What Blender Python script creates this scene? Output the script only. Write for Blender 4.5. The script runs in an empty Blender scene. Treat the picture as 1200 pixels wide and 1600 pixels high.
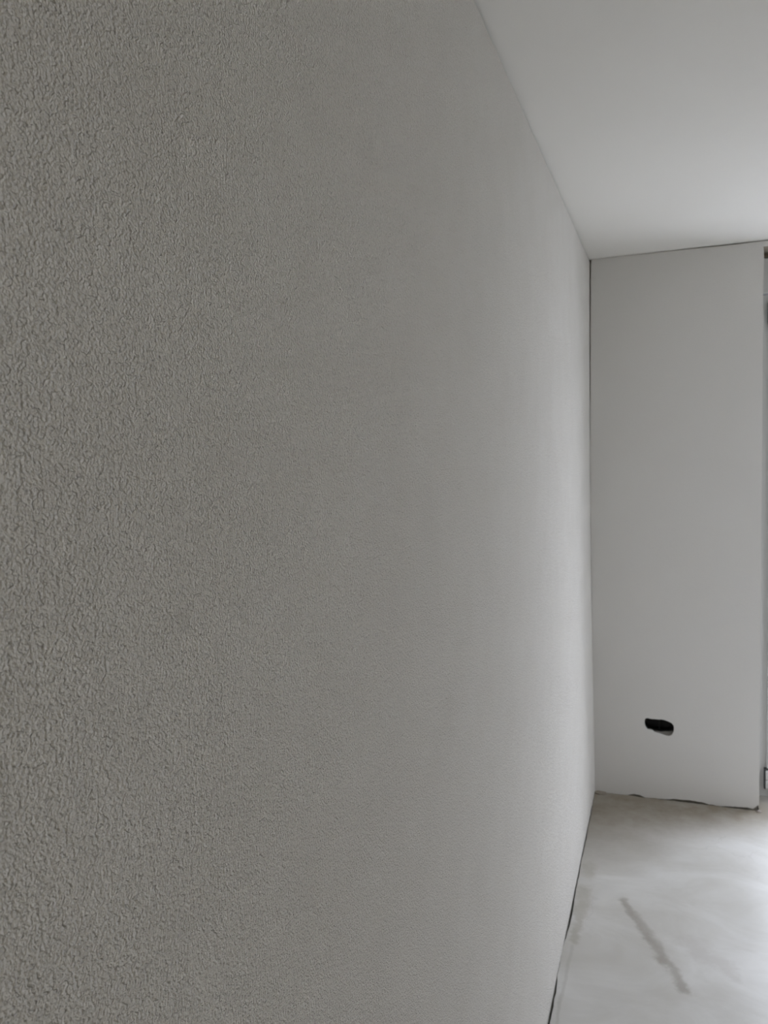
import bpy, bmesh, math, random
from mathutils import Matrix, Vector

random.seed(7)
sc = bpy.context.scene
COL = sc.collection

# ------------------------------------------------------------------ room size
H = 2.5            # ceiling height
D = 3.6986         # back wall plane (camera stands at y = 0)
PIER = 0.714       # width of the wall pier left of the door niche
OPEN_R = 1.80      # right end of the door niche
ROOM_W = 2.12      # right wall
WY0, WY1, WZ1 = D-0.84, D-0.16, 2.32   # french window in the right wall
REAR = -0.8        # rear wall
NICHE = 0.16       # depth at which the door frame stands

# ------------------------------------------------------------------ camera
f_px, yaw, pitch, roll = 1206.3, -0.35361, -0.083895, -0.032887
fw = Vector((math.sin(yaw)*math.cos(pitch), math.cos(yaw)*math.cos(pitch), math.sin(pitch)))
r0 = Vector((math.cos(yaw), -math.sin(yaw), 0)); u0 = r0.cross(fw)
rt = r0*math.cos(roll) + u0*math.sin(roll); up = rt.cross(fw)
cam = bpy.data.objects.new('camera', bpy.data.cameras.new('camera'))
COL.objects.link(cam)
cam.matrix_world = Matrix(((rt.x, up.x, -fw.x, 0.3319), (rt.y, up.y, -fw.y, 0.0),
                           (rt.z, up.z, -fw.z, 1.6823), (0, 0, 0, 1)))
cam.data.sensor_fit = 'HORIZONTAL'; cam.data.sensor_width = 36
cam.data.lens = 36*f_px/1200
cam.data.clip_start = 0.01
cam.data.dof.use_dof = True; cam.data.dof.focus_distance = 0.78; cam.data.dof.aperture_fstop = 20
sc.camera = cam

# ------------------------------------------------------------------ sky, exposure
SKY_STRENGTH = 6.8
sc.view_settings.view_transform = 'Standard'; sc.view_settings.look = 'None'
sc.view_settings.gamma = 1; sc.view_settings.use_curve_mapping = False
sc.view_settings.exposure = 0.0
sc.cycles.use_denoising = True
sc.cycles.max_bounces = 9; sc.cycles.diffuse_bounces = 7; sc.cycles.glossy_bounces = 2
sc.cycles.caustics_reflective = False; sc.cycles.caustics_refractive = False
w = bpy.data.worlds.new('overcast_sky'); sc.world = w; w.use_nodes = True
nt = w.node_tree; nt.nodes.clear()
wo = nt.nodes.new('ShaderNodeOutputWorld'); bg = nt.nodes.new('ShaderNodeBackground')
tc = nt.nodes.new('ShaderNodeTexCoord'); sx = nt.nodes.new('ShaderNodeSeparateXYZ')
mr = nt.nodes.new('ShaderNodeMapRange'); cr = nt.nodes.new('ShaderNodeMix'); cr.data_type = 'RGBA'
mr.inputs['From Min'].default_value = 0; mr.inputs['From Max'].default_value = 1
cr.inputs['A'].default_value = (0.93, 0.98, 1.10, 1); cr.inputs['B'].default_value = (1.27, 1.36, 1.56, 1)
nt.links.new(tc.outputs['Generated'], sx.inputs[0]); nt.links.new(sx.outputs['Z'], mr.inputs['Value'])
nt.links.new(mr.outputs[0], cr.inputs['Factor']); nt.links.new(cr.outputs['Result'], bg.inputs['Color'])
bg.inputs['Strength'].default_value = SKY_STRENGTH
nt.links.new(bg.outputs[0], wo.inputs[0])
# portals over the glazed openings: they only guide the sampling of the sky
def portal(name, loc, rot, sx_, sy_):
    l = bpy.data.lights.new(name, 'AREA'); l.shape = 'RECTANGLE'; l.size = sx_; l.size_y = sy_; l.cycles.is_portal = True
    o = bpy.data.objects.new(name, l); COL.objects.link(o); o.location = loc; o.rotation_euler = rot
portal('sky_portal_window', (ROOM_W+.10, (WY0+WY1)/2, WZ1/2), (0, math.pi/2, 0), WZ1, WY1-WY0)
portal('sky_portal_door', ((PIER+OPEN_R)/2, D+0.265, 1.15), (-math.pi/2, 0, 0), OPEN_R-PIER, 2.3)

# ------------------------------------------------------------------ materials
def mat(name):
    m = bpy.data.materials.new(name); m.use_nodes = True
    n = m.node_tree; b = n.nodes['Principled BSDF']
    return m, n, b
def node(n, t, **kw):
    x = n.nodes.new(t)
    for k, v in kw.items():
        if k in x.inputs.keys(): x.inputs[k].default_value = v
        else: setattr(x, k, v)
    return x
def mth(n, op, a, b=None, c=None, clamp=False):
    x = n.nodes.new('ShaderNodeMath'); x.operation = op; x.use_clamp = clamp
    for i, v in enumerate((a, b, c)):
        if v is None: continue
        if isinstance(v, (int, float)): x.inputs[i].default_value = v
        else: n.links.new(v, x.inputs[i])
    return x.outputs[0]
def mixc(n, fac, a, b):
    x = n.nodes.new('ShaderNodeMix'); x.data_type = 'RGBA'
    for k, v in (('Factor', fac), ('A', a), ('B', b)):
        if isinstance(v, (int, float)): x.inputs[k].default_value = v
        elif isinstance(v, tuple): x.inputs[k].default_value = (*v, 1)
        else: n.links.new(v, x.inputs[k])
    return x.outputs['Result']
def ss(n, v, lo, hi):
    x = n.nodes.new('ShaderNodeMapRange'); x.interpolation_type = 'SMOOTHSTEP'
    x.inputs['From Min'].default_value = lo; x.inputs['From Max'].default_value = hi
    n.links.new(v, x.inputs['Value']); return x.outputs[0]
def plain(name, col, rough=0.6, **kw):
    m, n, b = mat(name)
    b.inputs['Base Color'].default_value = (*col, 1); b.inputs['Roughness'].default_value = rough
    for k, v in kw.items(): b.inputs[k].default_value = v
    return m

GRAIN_SCALE, GRAIN_DEPTH = 460.0, 0.0028
# grained render on the long wall: rubbed plaster with 2-3 mm grain
def grain_plaster():
    m, n, b = mat('grained_plaster')
    tc = node(n, 'ShaderNodeTexCoord')
    sp = node(n, 'ShaderNodeSeparateXYZ'); n.links.new(tc.outputs['Object'], sp.inputs[0])
    cb = node(n, 'ShaderNodeCombineXYZ'); n.links.new(sp.outputs['Y'], cb.inputs['X']); n.links.new(sp.outputs['Z'], cb.inputs['Y'])
    P = cb.outputs[0]
    def N(sc_, det, ro=0.5, dist=0.0):
        x = node(n, 'ShaderNodeTexNoise', noise_dimensions='2D', Scale=sc_, Detail=det, Roughness=ro, Distortion=dist)
        n.links.new(P, x.inputs['Vector']); return x.outputs['Fac']
    n1 = N(GRAIN_SCALE, 1.0, 0.5, 0.0)
    n2 = N(GRAIN_SCALE*0.28, 1.0)
    n4 = N(GRAIN_SCALE*0.62, 0.0, 0.5, 0.0)
    n3 = N(7.0, 2.0, 0.6)
    pit = ss(n, n4, 0.40, 0.26)
    grain = mth(n, 'MULTIPLY_ADD', n2, 0.6, n1)
    grain = mth(n, 'MULTIPLY_ADD', pit, -0.6, grain)
    bp = node(n, 'ShaderNodeBump', Strength=1.0, Distance=GRAIN_DEPTH)
    n.links.new(grain, bp.inputs['Height']); n.links.new(bp.outputs[0], b.inputs['Normal'])
    c = mixc(n, n3, (0.715, 0.69, 0.645), (0.76, 0.74, 0.70))
    n.links.new(c, b.inputs['Base Color'])
    b.inputs['Roughness'].default_value = 0.9; b.inputs['Specular IOR Level'].default_value = 0.25
    b.inputs['Diffuse Roughness'].default_value = 0.2
    return m
def smooth_plaster(name, c0, c1, bump=0.0003):
    m, n, b = mat(name)
    tc = node(n, 'ShaderNodeTexCoord'); P = tc.outputs['Object']
    a = node(n, 'ShaderNodeTexNoise', Scale=2.0, Detail=2.0, Roughness=0.55)
    g = node(n, 'ShaderNodeTexNoise', Scale=240.0, Detail=0.0, Roughness=0.6)
    n.links.new(P, a.inputs['Vector']); n.links.new(P, g.inputs['Vector'])
    n.links.new(mixc(n, a.outputs['Fac'], c0, c1), b.inputs['Base Color'])
    bp = node(n, 'ShaderNodeBump', Strength=1.0, Distance=bump)
    n.links.new(g.outputs['Fac'], bp.inputs['Height']); n.links.new(bp.outputs[0], b.inputs['Normal'])
    b.inputs['Roughness'].default_value = 0.85; b.inputs['Specular IOR Level'].default_value = 0.3
    return m

def floor_material():
    m, n, b = mat('screed')
    tc = node(n, 'ShaderNodeTexCoord'); P = tc.outputs['Object']
    wv = node(n, 'ShaderNodeTexNoise', Scale=11.0, Detail=4.0, Roughness=0.6)
    n.links.new(P, wv.inputs['Vector'])
    sp = node(n, 'ShaderNodeSeparateXYZ'); n.links.new(P, sp.inputs[0])
    X, Y = sp.outputs['X'], sp.outputs['Y']
    wob = mth(n, 'SUBTRACT', wv.outputs['Fac'], 0.5)
    fv = node(n, 'ShaderNodeTexNoise', Scale=38.0, Detail=3.0, Roughness=0.6); n.links.new(P, fv.inputs['Vector'])
    fine = mth(n, 'SUBTRACT', fv.outputs['Fac'], 0.5)
    # cloudy trowelled screed
    a = node(n, 'ShaderNodeTexNoise', Scale=1.7, Detail=5.0, Roughness=0.55, Distortion=0.4)
    mp = node(n, 'ShaderNodeMapping'); mp.inputs['Scale'].default_value = (2.0, 3.4, 1); mp.inputs['Rotation'].default_value = (0, 0, 0.35)
    n.links.new(P, mp.inputs['Vector'])
    tr = node(n, 'ShaderNodeTexNoise', Scale=1.6, Detail=5.0, Roughness=0.6, Distortion=0.8)
    n.links.new(P, a.inputs['Vector']); n.links.new(mp.outputs[0], tr.inputs['Vector'])
    cloud = mth(n, 'MULTIPLY_ADD', tr.outputs['Fac'], 0.5, mth(n, 'MULTIPLY', a.outputs['Fac'], 0.5))
    col = mixc(n, ss(n, cloud, 0.34, 0.66), (0.43, 0.415, 0.38), (0.56, 0.55, 0.525))
    # diagonal damp streak: distance to a segment
    def streak(ax, ay, bx, by, w0, w1, wobble, fr=1.1, e0=1.6, e1=0.25):
        L = math.hypot(bx-ax, by-ay); dx, dy = (bx-ax)/L, (by-ay)/L
        px = mth(n, 'ADD', X, mth(n, 'MULTIPLY', wob, wobble)); 
        rx = mth(n, 'SUBTRACT', px, ax); ry = mth(n, 'SUBTRACT', Y, ay)
        t = mth(n, 'ADD', mth(n, 'MULTIPLY', rx, dx), mth(n, 'MULTIPLY', ry, dy))
        tcl = mth(n, 'MINIMUM', mth(n, 'MAXIMUM', t, 0.0), L)
        s = mth(n, 'SUBTRACT', mth(n, 'MULTIPLY', ry, dx), mth(n, 'MULTIPLY', rx, dy))
        over = mth(n, 'SUBTRACT', t, tcl)
        d = mth(n, 'SQRT', mth(n, 'ADD', mth(n, 'MULTIPLY', s, s), mth(n, 'MULTIPLY', over, over)))
        wd = mth(n, 'MULTIPLY_ADD', tcl, (w1-w0)/L, w0)
        return mth(n, 'MULTIPLY', ss(n, mth(n, 'ADD', mth(n, 'DIVIDE', d, wd), mth(n, 'MULTIPLY', fine, fr)), e0, e1), mth(n, 'MULTIPLY_ADD', wob, 1.2, 0.9))
    s1 = streak(0.174, 2.82, 0.382, 2.39, 0.016, 0.020, 0.09)
    s2 = streak(0.03, 2.84, 0.034, 2.52, 0.034, 0.012, 0.08)
    s3 = streak(0.035, 3.02, 0.04, 2.95, 0.026, 0.026, 0.05)
    s4 = streak(0.028, 2.5, 0.024, 2.0, 0.006, 0.005, 0.02)
    stain_shade = streak(-0.1, 3.64, 0.68, 3.69, 0.60, 0.19, 0.25, 0.25, 1.5, 0.0)  # brown dirt along the back wall, with the pier's shade painted in
    s6 = streak(0.40, 2.62, 0.53, 2.50, 0.05, 0.03, 0.25)
    col = mixc(n, mth(n, 'MULTIPLY', s1, 0.78), col, (0.26, 0.235, 0.20))
    col = mixc(n, mth(n, 'MULTIPLY', s2, 0.60), col, (0.29, 0.265, 0.21))
    col = mixc(n, mth(n, 'MULTIPLY', s3, 0.45), col, (0.29, 0.265, 0.21))
    col = mixc(n, mth(n, 'MULTIPLY', s4, 0.35), col, (0.27, 0.25, 0.22))
    col = mixc(n, mth(n, 'MULTIPLY', stain_shade, 0.95), col, (0.21, 0.175, 0.125))
    col = mixc(n, mth(n, 'MULTIPLY', s6, 0.35), col, (0.34, 0.31, 0.28))
    # hairline cracks
    vc = node(n, 'ShaderNodeTexVoronoi', Scale=2.6, feature='DISTANCE_TO_EDGE')
    va = n.nodes.new('ShaderNodeVectorMath'); va.operation = 'MULTIPLY_ADD'
    n.links.new(wv.outputs['Color'], va.inputs[0]); va.inputs[1].default_value = (0.16, 0.16, 0); n.links.new(P, va.inputs[2])
    n.links.new(va.outputs[0], vc.inputs['Vector'])
    crack = mth(n, 'MULTIPLY', ss(n, vc.outputs['Distance'], 0.012, 0.003), ss(n, a.outputs['Fac'], 0.5, 0.62))
    col = mixc(n, mth(n, 'MULTIPLY', crack, 0.18), col, (0.28, 0.27, 0.25))
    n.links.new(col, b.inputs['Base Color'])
    b.inputs['Specular IOR Level'].default_value = 0.75
    rg = mth(n, 'MULTIPLY_ADD', cloud, 0.30, 0.24); n.links.new(rg, b.inputs['Roughness'])
    g = node(n, 'ShaderNodeTexNoise', Scale=60.0, Detail=4.0, Roughness=0.6); n.links.new(P, g.inputs['Vector'])
    hh = mth(n, 'MULTIPLY_ADD', tr.outputs['Fac'], 2.0, mth(n, 'MULTIPLY', g.outputs['Fac'], 0.25))
    bp = node(n, 'ShaderNodeBump', Strength=1.0, Distance=0.0008)
    n.links.new(hh, bp.inputs['Height']); n.links.new(bp.outputs[0], b.inputs['Normal'])
    return m

M = {}
M['grain'] = grain_plaster()
M['wall'] = smooth_plaster('pale_plaster', (0.625, 0.61, 0.585), (0.66, 0.65, 0.63), 0.0003)
M['ceil'] = smooth_plaster('ceiling_paint', (0.735, 0.715, 0.675), (0.765, 0.75, 0.715), 0.00015)
M['warm'] = smooth_plaster('warm_bounce_plaster', (0.79, 0.74, 0.63), (0.84, 0.79, 0.69), 0.0006)  # invented warm tint for the unseen walls, it lifts and warms the bounce
M['core'] = smooth_plaster('raw_mortar', (0.20, 0.185, 0.15), (0.28, 0.26, 0.22), 0.0008)
M['strip'] = plain('dark_edge_gap', (0.06, 0.055, 0.045), 0.9)
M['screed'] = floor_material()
M["mortar"] = smooth_plaster("mortar", (0.26, 0.225, 0.18), (0.33, 0.295, 0.245), 0.001)
M['crumb'] = smooth_plaster('plaster_crumb', (0.30, 0.26, 0.23), (0.36, 0.33, 0.30), 0.0008)
M['lip'] = smooth_plaster('broken_edge_mortar', (0.13, 0.12, 0.11), (0.20, 0.19, 0.175), 0.001)
M['black'] = plain('black_plastic', (0.004, 0.004, 0.004), 0.6)
M['pvc'] = plain('white_pvc', (0.50, 0.50, 0.485), 0.5)
M['gasket'] = plain('gasket', (0.05, 0.055, 0.05), 0.7)
M['metal'] = plain('brushed_metal', (0.6, 0.6, 0.6), 0.35, Metallic=1.0)
M['outdoor'] = smooth_plaster('terrace_concrete', (0.54, 0.54, 0.53), (0.6, 0.6, 0.59), 0.001)
def glass():
    m = bpy.data.materials.new('window_glass'); m.use_nodes = True; n = m.node_tree; n.nodes.clear()
    o = n.nodes.new('ShaderNodeOutputMaterial'); mx = n.nodes.new('ShaderNodeMixShader')
    t = n.nodes.new('ShaderNodeBsdfTransparent'); t.inputs[0].default_value = (0.95, 0.95, 0.95, 1)
    g = n.nodes.new('ShaderNodeBsdfGlossy'); g.inputs['Roughness'].default_value = 0.0
    lw = n.nodes.new('ShaderNodeLayerWeight'); lw.inputs['Blend'].default_value = 0.5     # Schlick reflectance of a clear pane
    fr = mth(n, 'MULTIPLY_ADD', mth(n, 'POWER', lw.outputs['Facing'], 5.0), 0.96, 0.04)
    n.links.new(fr, mx.inputs[0]); n.links.new(t.outputs[0], mx.inputs[1]); n.links.new(g.outputs[0], mx.inputs[2])
    n.links.new(mx.outputs[0], o.inputs[0]); return m
M['glass'] = glass()

# ------------------------------------------------------------------ helpers
def link(name, me, m, parent=None, kind=None):
    o = bpy.data.objects.new(name, me); COL.objects.link(o)
    if m: me.materials.clear(); me.materials.append(M[m])
    if parent: o.parent = parent
    if kind: o['kind'] = kind
    return o
def from_bm(name, bm, m, parent=None, kind=None, smooth=False):
    bmesh.ops.recalc_face_normals(bm, faces=bm.faces)
    me = bpy.data.meshes.new(name); bm.to_mesh(me); bm.free()
    if smooth:
        for p in me.polygons: p.use_smooth = True
    return link(name, me, m, parent, kind)
def add_box(bm, x0, x1, y0, y1, z0, z1, bev=0.0):
    r = bmesh.ops.create_cube(bm, size=1)
    for v in r['verts']:
        v.co = ((x0+x1)/2+v.co.x*(x1-x0), (y0+y1)/2+v.co.y*(y1-y0), (z0+z1)/2+v.co.z*(z1-z0))
    if bev:
        es = list({e for v in r['verts'] for e in v.link_edges})
        bmesh.ops.bevel(bm, geom=es, offset=bev, segments=2, affect='EDGES', profile=0.5)
def box(name, m, x0, x1, y0, y1, z0, z1, parent=None, kind=None, bev=0.0):
    bm = bmesh.new(); add_box(bm, x0, x1, y0, y1, z0, z1, bev); return from_bm(name, bm, m, parent, kind)
def slab(outlines, thick, place):
    """filled outline (first) with holes (others) in 2D, given thickness; place(u, v, t) -> 3D, t in 0..thick"""
    cu = bpy.data.curves.new('outline', 'CURVE'); cu.dimensions = '2D'; cu.fill_mode = 'BOTH'; cu.extrude = thick/2
    for pts in outlines:
        s = cu.splines.new('POLY'); s.points.add(len(pts)-1); s.use_cyclic_u = True
        for p, q in zip(s.points, pts): p.co = (q[0], q[1], 0, 1)
    o = bpy.data.objects.new('outline', cu); COL.objects.link(o)
    bpy.context.view_layer.update()
    me = bpy.data.meshes.new_from_object(o.evaluated_get(bpy.context.evaluated_depsgraph_get()))
    bpy.data.objects.remove(o); bpy.data.curves.remove(cu)
    for v in me.vertices: v.co = place(v.co.x, v.co.y, v.co.z+thick/2)
    bm = bmesh.new(); bm.from_mesh(me); bpy.data.meshes.remove(me)
    bmesh.ops.remove_doubles(bm, verts=bm.verts, dist=1e-6)
    return bm
def interp(tab, x):
    if x <= tab[0][0]: return tab[0][1]
    for (a, b), (c, d) in zip(tab, tab[1:]):
        if x <= c: return b+(d-b)*(x-a)/(c-a)
    return tab[-1][1]
def jit(a): return random.uniform(-a, a)
def frange(a, b, s):
    n = max(1, round(abs(b-a)/s)); return [a+(b-a)*i/n for i in range(n+1)]

# ------------------------------------------------------------------ structure: floor
GX = [(-2, .004), (1.9, .006), (2.05, .013), (2.15, .012), (2.30, .009), (2.345, .002), (2.38, .0), (2.48, .0), (2.52, .002), (2.56, .009),
      (2.62, .010), (2.70, .012), (2.80, .010), (2.86, .006), (3.0, .007), (3.1, .005), (3.2, .007), (3.35, .005), (3.5, .006), (3.58, .002), (3.62, .0), (3.70, .0)]
edge = []
for y in frange(REAR, D-0.004, 0.02): edge.append((max(-0.004, interp(GX, y)*.72+jit(.0016)), y))
for x in frange(0.02, PIER, 0.02): edge.append((x, D-0.001+jit(.003)))
outl = edge + [(PIER+.01, D+0.27), (OPEN_R, D+0.27), (OPEN_R, D+.01), (ROOM_W, D), (ROOM_W, REAR)]
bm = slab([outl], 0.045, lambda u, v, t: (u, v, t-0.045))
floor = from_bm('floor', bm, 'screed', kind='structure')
floor['label'] = 'pale worn screed floor with brown streaks'
box('floor_slab', 'strip', -0.25, ROOM_W, REAR-.25, D+0.27, -0.25, -0.045, floor)

# ------------------------------------------------------------------ structure: ceiling
ceil = box('ceiling', 'ceil', -0.25, ROOM_W+.12, REAR-.25, D+0.27, H, H+0.2, kind='structure')
ceil['label'] = 'smooth white plastered ceiling'

# ------------------------------------------------------------------ structure: left wall (core + grained plaster coat)
wl = box('wall_left', 'core', -0.25, -0.02, REAR-.25, D+0.27, -0.2, H, kind='structure')
wl['label'] = 'long wall with fine grained grey white plaster'
def bow(y, z):
    k = max(0.0, min(1.0, (y-2.2)/1.4)); k = k*k*(3-2*k)
    return -0.0075*k*math.sin(math.pi*min(1, max(0, (z-0.15)/2.35)))
bm = bmesh.new()
ys = frange(REAR, D+0.018, 0.04); zs = [-0.04]+frange(0.0, H-0.004, 0.05)
F = []
for i, y in enumerate(ys):
    top = H-0.0075+jit(.0012)
    F.append([bm.verts.new((bow(y, z), y, top if z == zs[-1] else z)) for z in zs])
for i in range(len(ys)-1):
    for j in range(len(zs)-1):
        bm.faces.new((F[i][j], F[i+1][j], F[i+1][j+1], F[i][j+1]))
be = [e for e in bm.edges if e.is_boundary]
ex = bmesh.ops.extrude_edge_only(bm, edges=be)
for v in ex['geom']:
    if isinstance(v, bmesh.types.BMVert): v.co.x = -0.021
from_bm('plaster_coat', bm, 'grain', wl)

# ------------------------------------------------------------------ structure: back wall pier with the socket hole
BZ = [(0, -.03), (.13, -.03), (.15, .002), (.17, .007), (.19, .009), (.21, .006), (.225, -.002), (.25, .0), (.27, .004), (.30, .001), (.34, .006), (.37, .0085),
      (.42, .012), (.45, .011), (.48, .006), (.51, .002), (.55, .001), (.60, .005), (.63, .008), (.66, .010), (.685, .009), (.695, .006), (.703, .022), (PIER, .030)]
TZ = [(0, .001), (.08, .002), (.2, .0025), (.4, .0035), (.55, .005), (.66, .0055), (.69, .003), (PIER, .003)]
LX = [(0, .0005), (.3, .0005), (1.0, .001), (1.7, .0022), (2.1, .0045), (2.5, .007)]
o2 = []
for x in frange(0.0, PIER, 0.012): o2.append((x, interp(BZ, x)+jit(.0022)))
for z in frange(0.05, H-.006, 0.04):
    o2.append((PIER+jit(.0006 if z < 2.1 else .0022), z))
for x in reversed(frange(0.01, PIER-.004, 0.03)): o2.append((x, H-interp(TZ, x)+jit(.0006)))
for z in reversed(frange(0.0, H-.02, 0.05)): o2.append((-.0075*math.sin(math.pi*min(1, max(0, (z-0.15)/2.35)))+interp(LX, z)+jit(.0007), z))
hole = [(.229, .372), (.2325, .381), (.240, .3845), (.258, .3815), (.275, .382), (.290, .3815), (.303, .3835), (.318, .381), (.333, .376), (.346, .370), (.354, .361),
        (.3565, .348), (.356, .334), (.352, .321), (.345, .311), (.334, .3065), (.322, .307), (.309, .310), (.296, .3135), (.281, .316), (.270, .3185), (.263, .325),
        (.252, .3275), (.243, .327), (.2365, .332), (.231, .342), (.2285, .356)]
bm = slab([o2, hole], 0.016, lambda u, v, t: (u, D+0.016-t, v))
wb = box('wall_back', 'core', -0.02, PIER-.003, D+0.085, D+0.27, -0.2, H, kind='structure')
wb['label'] = 'smooth white wall beside the door niche with a socket hole'
from_bm('plaster_coat', bm, 'wall', wb)
core_out = [(-.02, -.2), (PIER-.004, -.2), (PIER-.004, H), (-.02, H)]
cavity = [(.222, .300), (.364, .300), (.364, .392), (.222, .392)]
bm = slab([core_out, cavity], 0.07, lambda u, v, t: (u, D+0.086-t, v))
from_bm('mortar_bed', bm, 'core', wb)
# plaster on the end face of the pier
box('end_plaster', 'wall', PIER-.014, PIER-.001, D+.017, D+.27, 0.02, H-.003, wb)

# socket box: black double flush box sunk in the hole
sb = bpy.data.objects.new('socket_box', None); COL.objects.link(sb); sb.location = (.2925, D+0.02, .3545)
sb['label'] = 'black empty double socket box sunk into the back wall'; sb['category'] = 'socket box'
def ring(r, half):
    pts = []
    for s, a0 in ((1, -90), (-1, 90)):
        for k in range(13):
            a = math.radians(a0+15*k); pts.append((s*half+r*math.cos(a), r*math.sin(a)))
    return pts
def tube(name, r_out, r_in, half, y0, y1, m, parent):
    bm = slab([ring(r_out, half), ring(r_in, half)], y1-y0, lambda u, v, t: (u, y0+t, v)); return from_bm(name, bm, m, parent)
tube('shell', .0350, .0330, .0325, .004, .055, 'black', sb)
tube('rim', .0385, .0330, .0325, .000, .004, 'black', sb)
bm = slab([ring(.035, .0325)], .003, lambda u, v, t: (u, .055+t, v)); from_bm('back_plate', bm, 'black', sb)
box('partition', 'black', -.0015, .0015, .012, .055, -.033, .033, sb)
for x in (-.060, .060):
    bm = bmesh.new(); bmesh.ops.create_cone(bm, cap_ends=True, segments=10, radius1=.0035, radius2=.0035, depth=.04,
        matrix=Matrix.Translation((x, .03, 0)) @ Matrix.Rotation(math.pi/2, 4, 'X')); from_bm('screw_post', bm, 'black', sb)
# broken plaster left in the lower right of the hole
lump = [(.258, .320), (.270, .3195), (.283, .3215), (.300, .3200), (.320, .3235), (.338, .3240), (.349, .3285), (.358, .322), (.356, .300), (.30, .302), (.262, .312)]
bm = slab([lump], .006, lambda u, v, t: (u, D+.003+t+max(0, v-.305)*.62, v))
from_bm('hole_mortar', bm, 'lip', wb)

# the rest of the door wall, right wall, rear wall (outside the frame, they bounce the light)
def wall(name, label, boxes, m='wall'):
    bm = bmesh.new()
    for q in boxes: add_box(bm, *q)
    o = from_bm(name, bm, m, kind='structure'); o['label'] = label; return o
wall('wall_back_right', 'white wall right of the door niche', [(OPEN_R, ROOM_W+.12, D, D+.27, -.2, H)])
wall('wall_right', 'unseen clay plastered right hand wall with the french window', [(ROOM_W, ROOM_W+.12, REAR, WY0, -.2, H), (ROOM_W, ROOM_W+.12, WY1, D, -.2, H),
     (ROOM_W, ROOM_W+.12, WY0, WY1, WZ1, H)], 'warm')
wall('wall_rear', 'unseen clay plastered wall behind the viewer', [(-.25, ROOM_W+.12, REAR-.25, REAR, -.2, H)], 'warm')

# ------------------------------------------------------------------ door in the niche: transom box, frame, leaf with hinges
yF = D+NICHE
def jamb_frame(bm, x0, x1, y0, y1, z0, z1, b, sill):
    add_box(bm, x0, x0+b, y0, y1, z0, z1, .003); add_box(bm, x1-b, x1, y0, y1, z0, z1, .003)
    add_box(bm, x0+b, x1-b, y0, y1, z1-b, z1, .003); add_box(bm, x0+b, x1-b, y0, y1, z0, z0+sill, .003)
dr = bpy.data.objects.new('door_1', None); COL.objects.link(dr); dr['kind'] = 'structure'
dr['label'] = 'white framed glazed balcony door in the niche beside the wall end'
box('lintel_plaster', 'wall', PIER-.003, OPEN_R+.003, D+.001, D+.013, 2.476, H-.004, wb)
box('lintel', 'mortar', PIER-.003, OPEN_R+.003, D+.013, D+.27, 2.480, H-.001, wb)
box('transom_panel', 'pvc', PIER-.003, OPEN_R, yF-.012, yF+.10, 2.302, 2.455, dr, bev=.004)
box('packing', 'mortar', PIER-.003, OPEN_R, yF+.03, yF+.10, 2.455, 2.480, dr)
FT = 2.296
bm = bmesh.new(); jamb_frame(bm, PIER-.003, OPEN_R, yF, yF+.075, 0.0, FT, .054, .038); from_bm('frame', bm, 'pvc', dr)
bm = bmesh.new(); LX0, LX1, LZ0, LZ1 = PIER+.046, OPEN_R-.046, .034, FT-.052
jamb_frame(bm, LX0, LX1, yF-.012, yF+.055, LZ0, LZ1, .050, .060); leaf = from_bm('door_leaf', bm, 'pvc', dr)
box('pane', 'glass', LX0+.050, LX1-.050, yF+.018, yF+.022, LZ0+.060, LZ1-.050, leaf)
bm = bmesh.new(); jamb_frame(bm, LX0+.050, LX1-.050, yF-.004, yF+.03, LZ0+.060, LZ1-.050, .006, .006); from_bm('gasket', bm, 'gasket', leaf)
hx = PIER+.052
for zc in (.092, 2.215):
    hp = box('hinge_shadow_plate', 'gasket', hx-.017, hx+.017, yF-.0165, yF-.0005, zc-.049, zc+.049, leaf)  # dark plate added to draw the shadow gap around the hinge
    bm = bmesh.new()
    add_box(bm, hx-.0125, hx+.0125, yF-.034, yF-.016, zc-.043, zc-.001, .004)
    add_box(bm, hx-.0125, hx+.0125, yF-.034, yF-.016, zc+.001, zc+.043, .004)
    from_bm('hinge', bm, 'pvc', leaf)
kx = OPEN_R-.07
bm = bmesh.new(); add_box(bm, kx-.015, kx+.015, yF-.022, yF-.012, 1.0, 1.07, .003)
add_box(bm, kx-.009, kx+.009, yF-.062, yF-.022, 1.03, 1.05, .003)
add_box(bm, kx-.115, kx+.011, yF-.074, yF-.058, 1.03, 1.05, .004); from_bm('handle', bm, 'metal', leaf)

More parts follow.
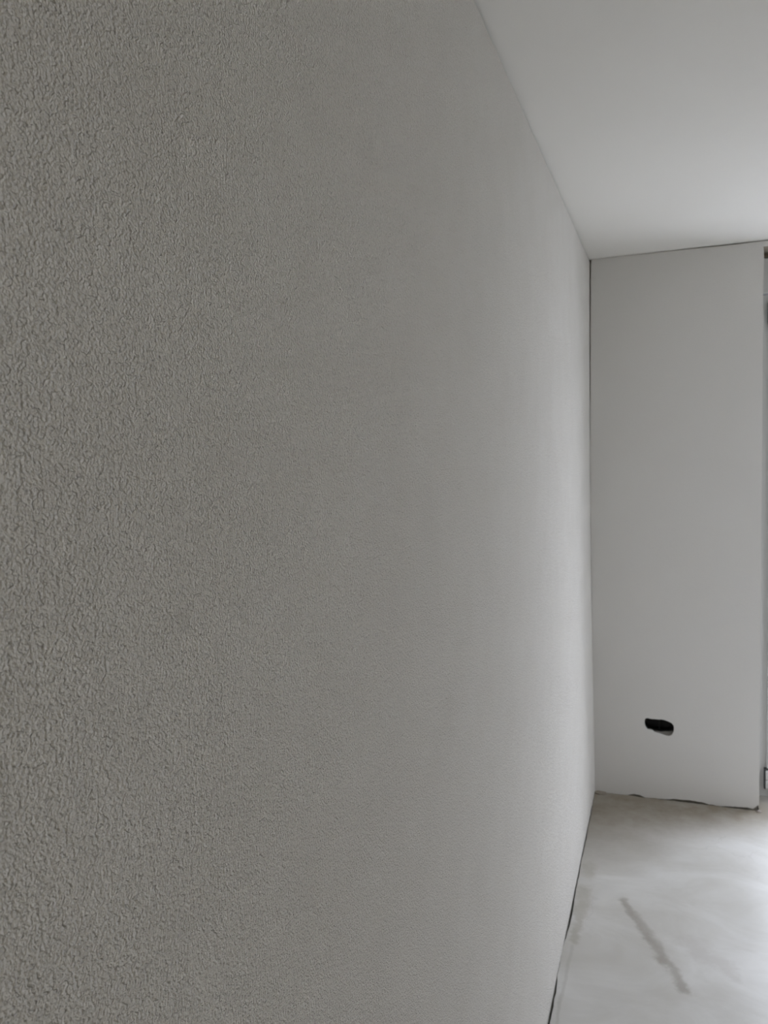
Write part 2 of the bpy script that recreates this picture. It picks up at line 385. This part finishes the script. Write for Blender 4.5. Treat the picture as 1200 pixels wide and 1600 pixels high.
# ------------------------------------------------------------------ french window in the right wall (the daylight)
win = bpy.data.objects.new('window_1', None); COL.objects.link(win); win['kind'] = 'structure'
win['label'] = 'white french window in the right wall'
def frame_x(name, parent, x0, x1, y0, y1, z0, z1, b, m):
    bm = bmesh.new()
    add_box(bm, x0, x1, y0, y0+b, z0, z1); add_box(bm, x0, x1, y1-b, y1, z0, z1)
    add_box(bm, x0, x1, y0+b, y1-b, z0, z0+b); add_box(bm, x0, x1, y0+b, y1-b, z1-b, z1)
    return from_bm(name, bm, m, parent)
xw = ROOM_W+.005
frame_x('frame', win, xw, xw+.07, WY0, WY1, 0.0, WZ1, .05, 'pvc')
s_ = frame_x('sash', win, xw-.012, xw+.055, WY0+.04, WY1-.04, .04, WZ1-.04, .065, 'pvc')
box('pane', 'glass', xw+.018, xw+.022, WY0+.105, WY1-.105, .105, WZ1-.105, s_)
frame_x('gasket', s_, xw+.005, xw+.03, WY0+.105, WY1-.105, .105, WZ1-.105, .005, 'gasket')
box('handle', 'metal', xw-.05, xw-.012, WY0+.06, WY0+.085, .98, 1.11, s_, bev=.003)
box('sill', 'outdoor', ROOM_W-.0, ROOM_W+.12, WY0, WY1, -.2, -.002, win)

# outside: terrace slab the daylight bounces from
bm = bmesh.new()
add_box(bm, ROOM_W+.12, ROOM_W+25, -12, D+.27, -.25, -.06); add_box(bm, -10, ROOM_W+25, D+.27, D+25, -.25, -.06)
t = from_bm('terrace', bm, 'outdoor', kind='structure'); t['label'] = 'pale concrete terrace outside the glazed doors'


# ------------------------------------------------------------------ small debris along the wall foot
def lump_obj(name, m, loc, sx, sy, sz, label, cat, seed):
    rnd = random.Random(seed); bm = bmesh.new()
    bmesh.ops.create_icosphere(bm, subdivisions=2, radius=1)
    for v in bm.verts:
        k = 1+rnd.uniform(-.18, .18); v.co = (v.co.x*sx*k, v.co.y*sy*k, max(-.25, v.co.z)*sz*k)
    lo = min(v.co.z for v in bm.verts)
    for v in bm.verts: v.co.z -= lo
    o = from_bm(name, bm, m); o.location = loc; o['label'] = label; o['category'] = cat
    return o
lump_obj('mortar_blob', 'mortar', (.026, D-.012, 0), .028, .020, .006, 'brown mortar blob in the floor corner below the long wall', 'mortar', 3)
lump_obj('plaster_crumb', 'crumb', (PIER-.002, D-.012, 0), .011, .009, .006, 'tiny pale plaster crumb at the foot of the wall end', 'crumb', 5)
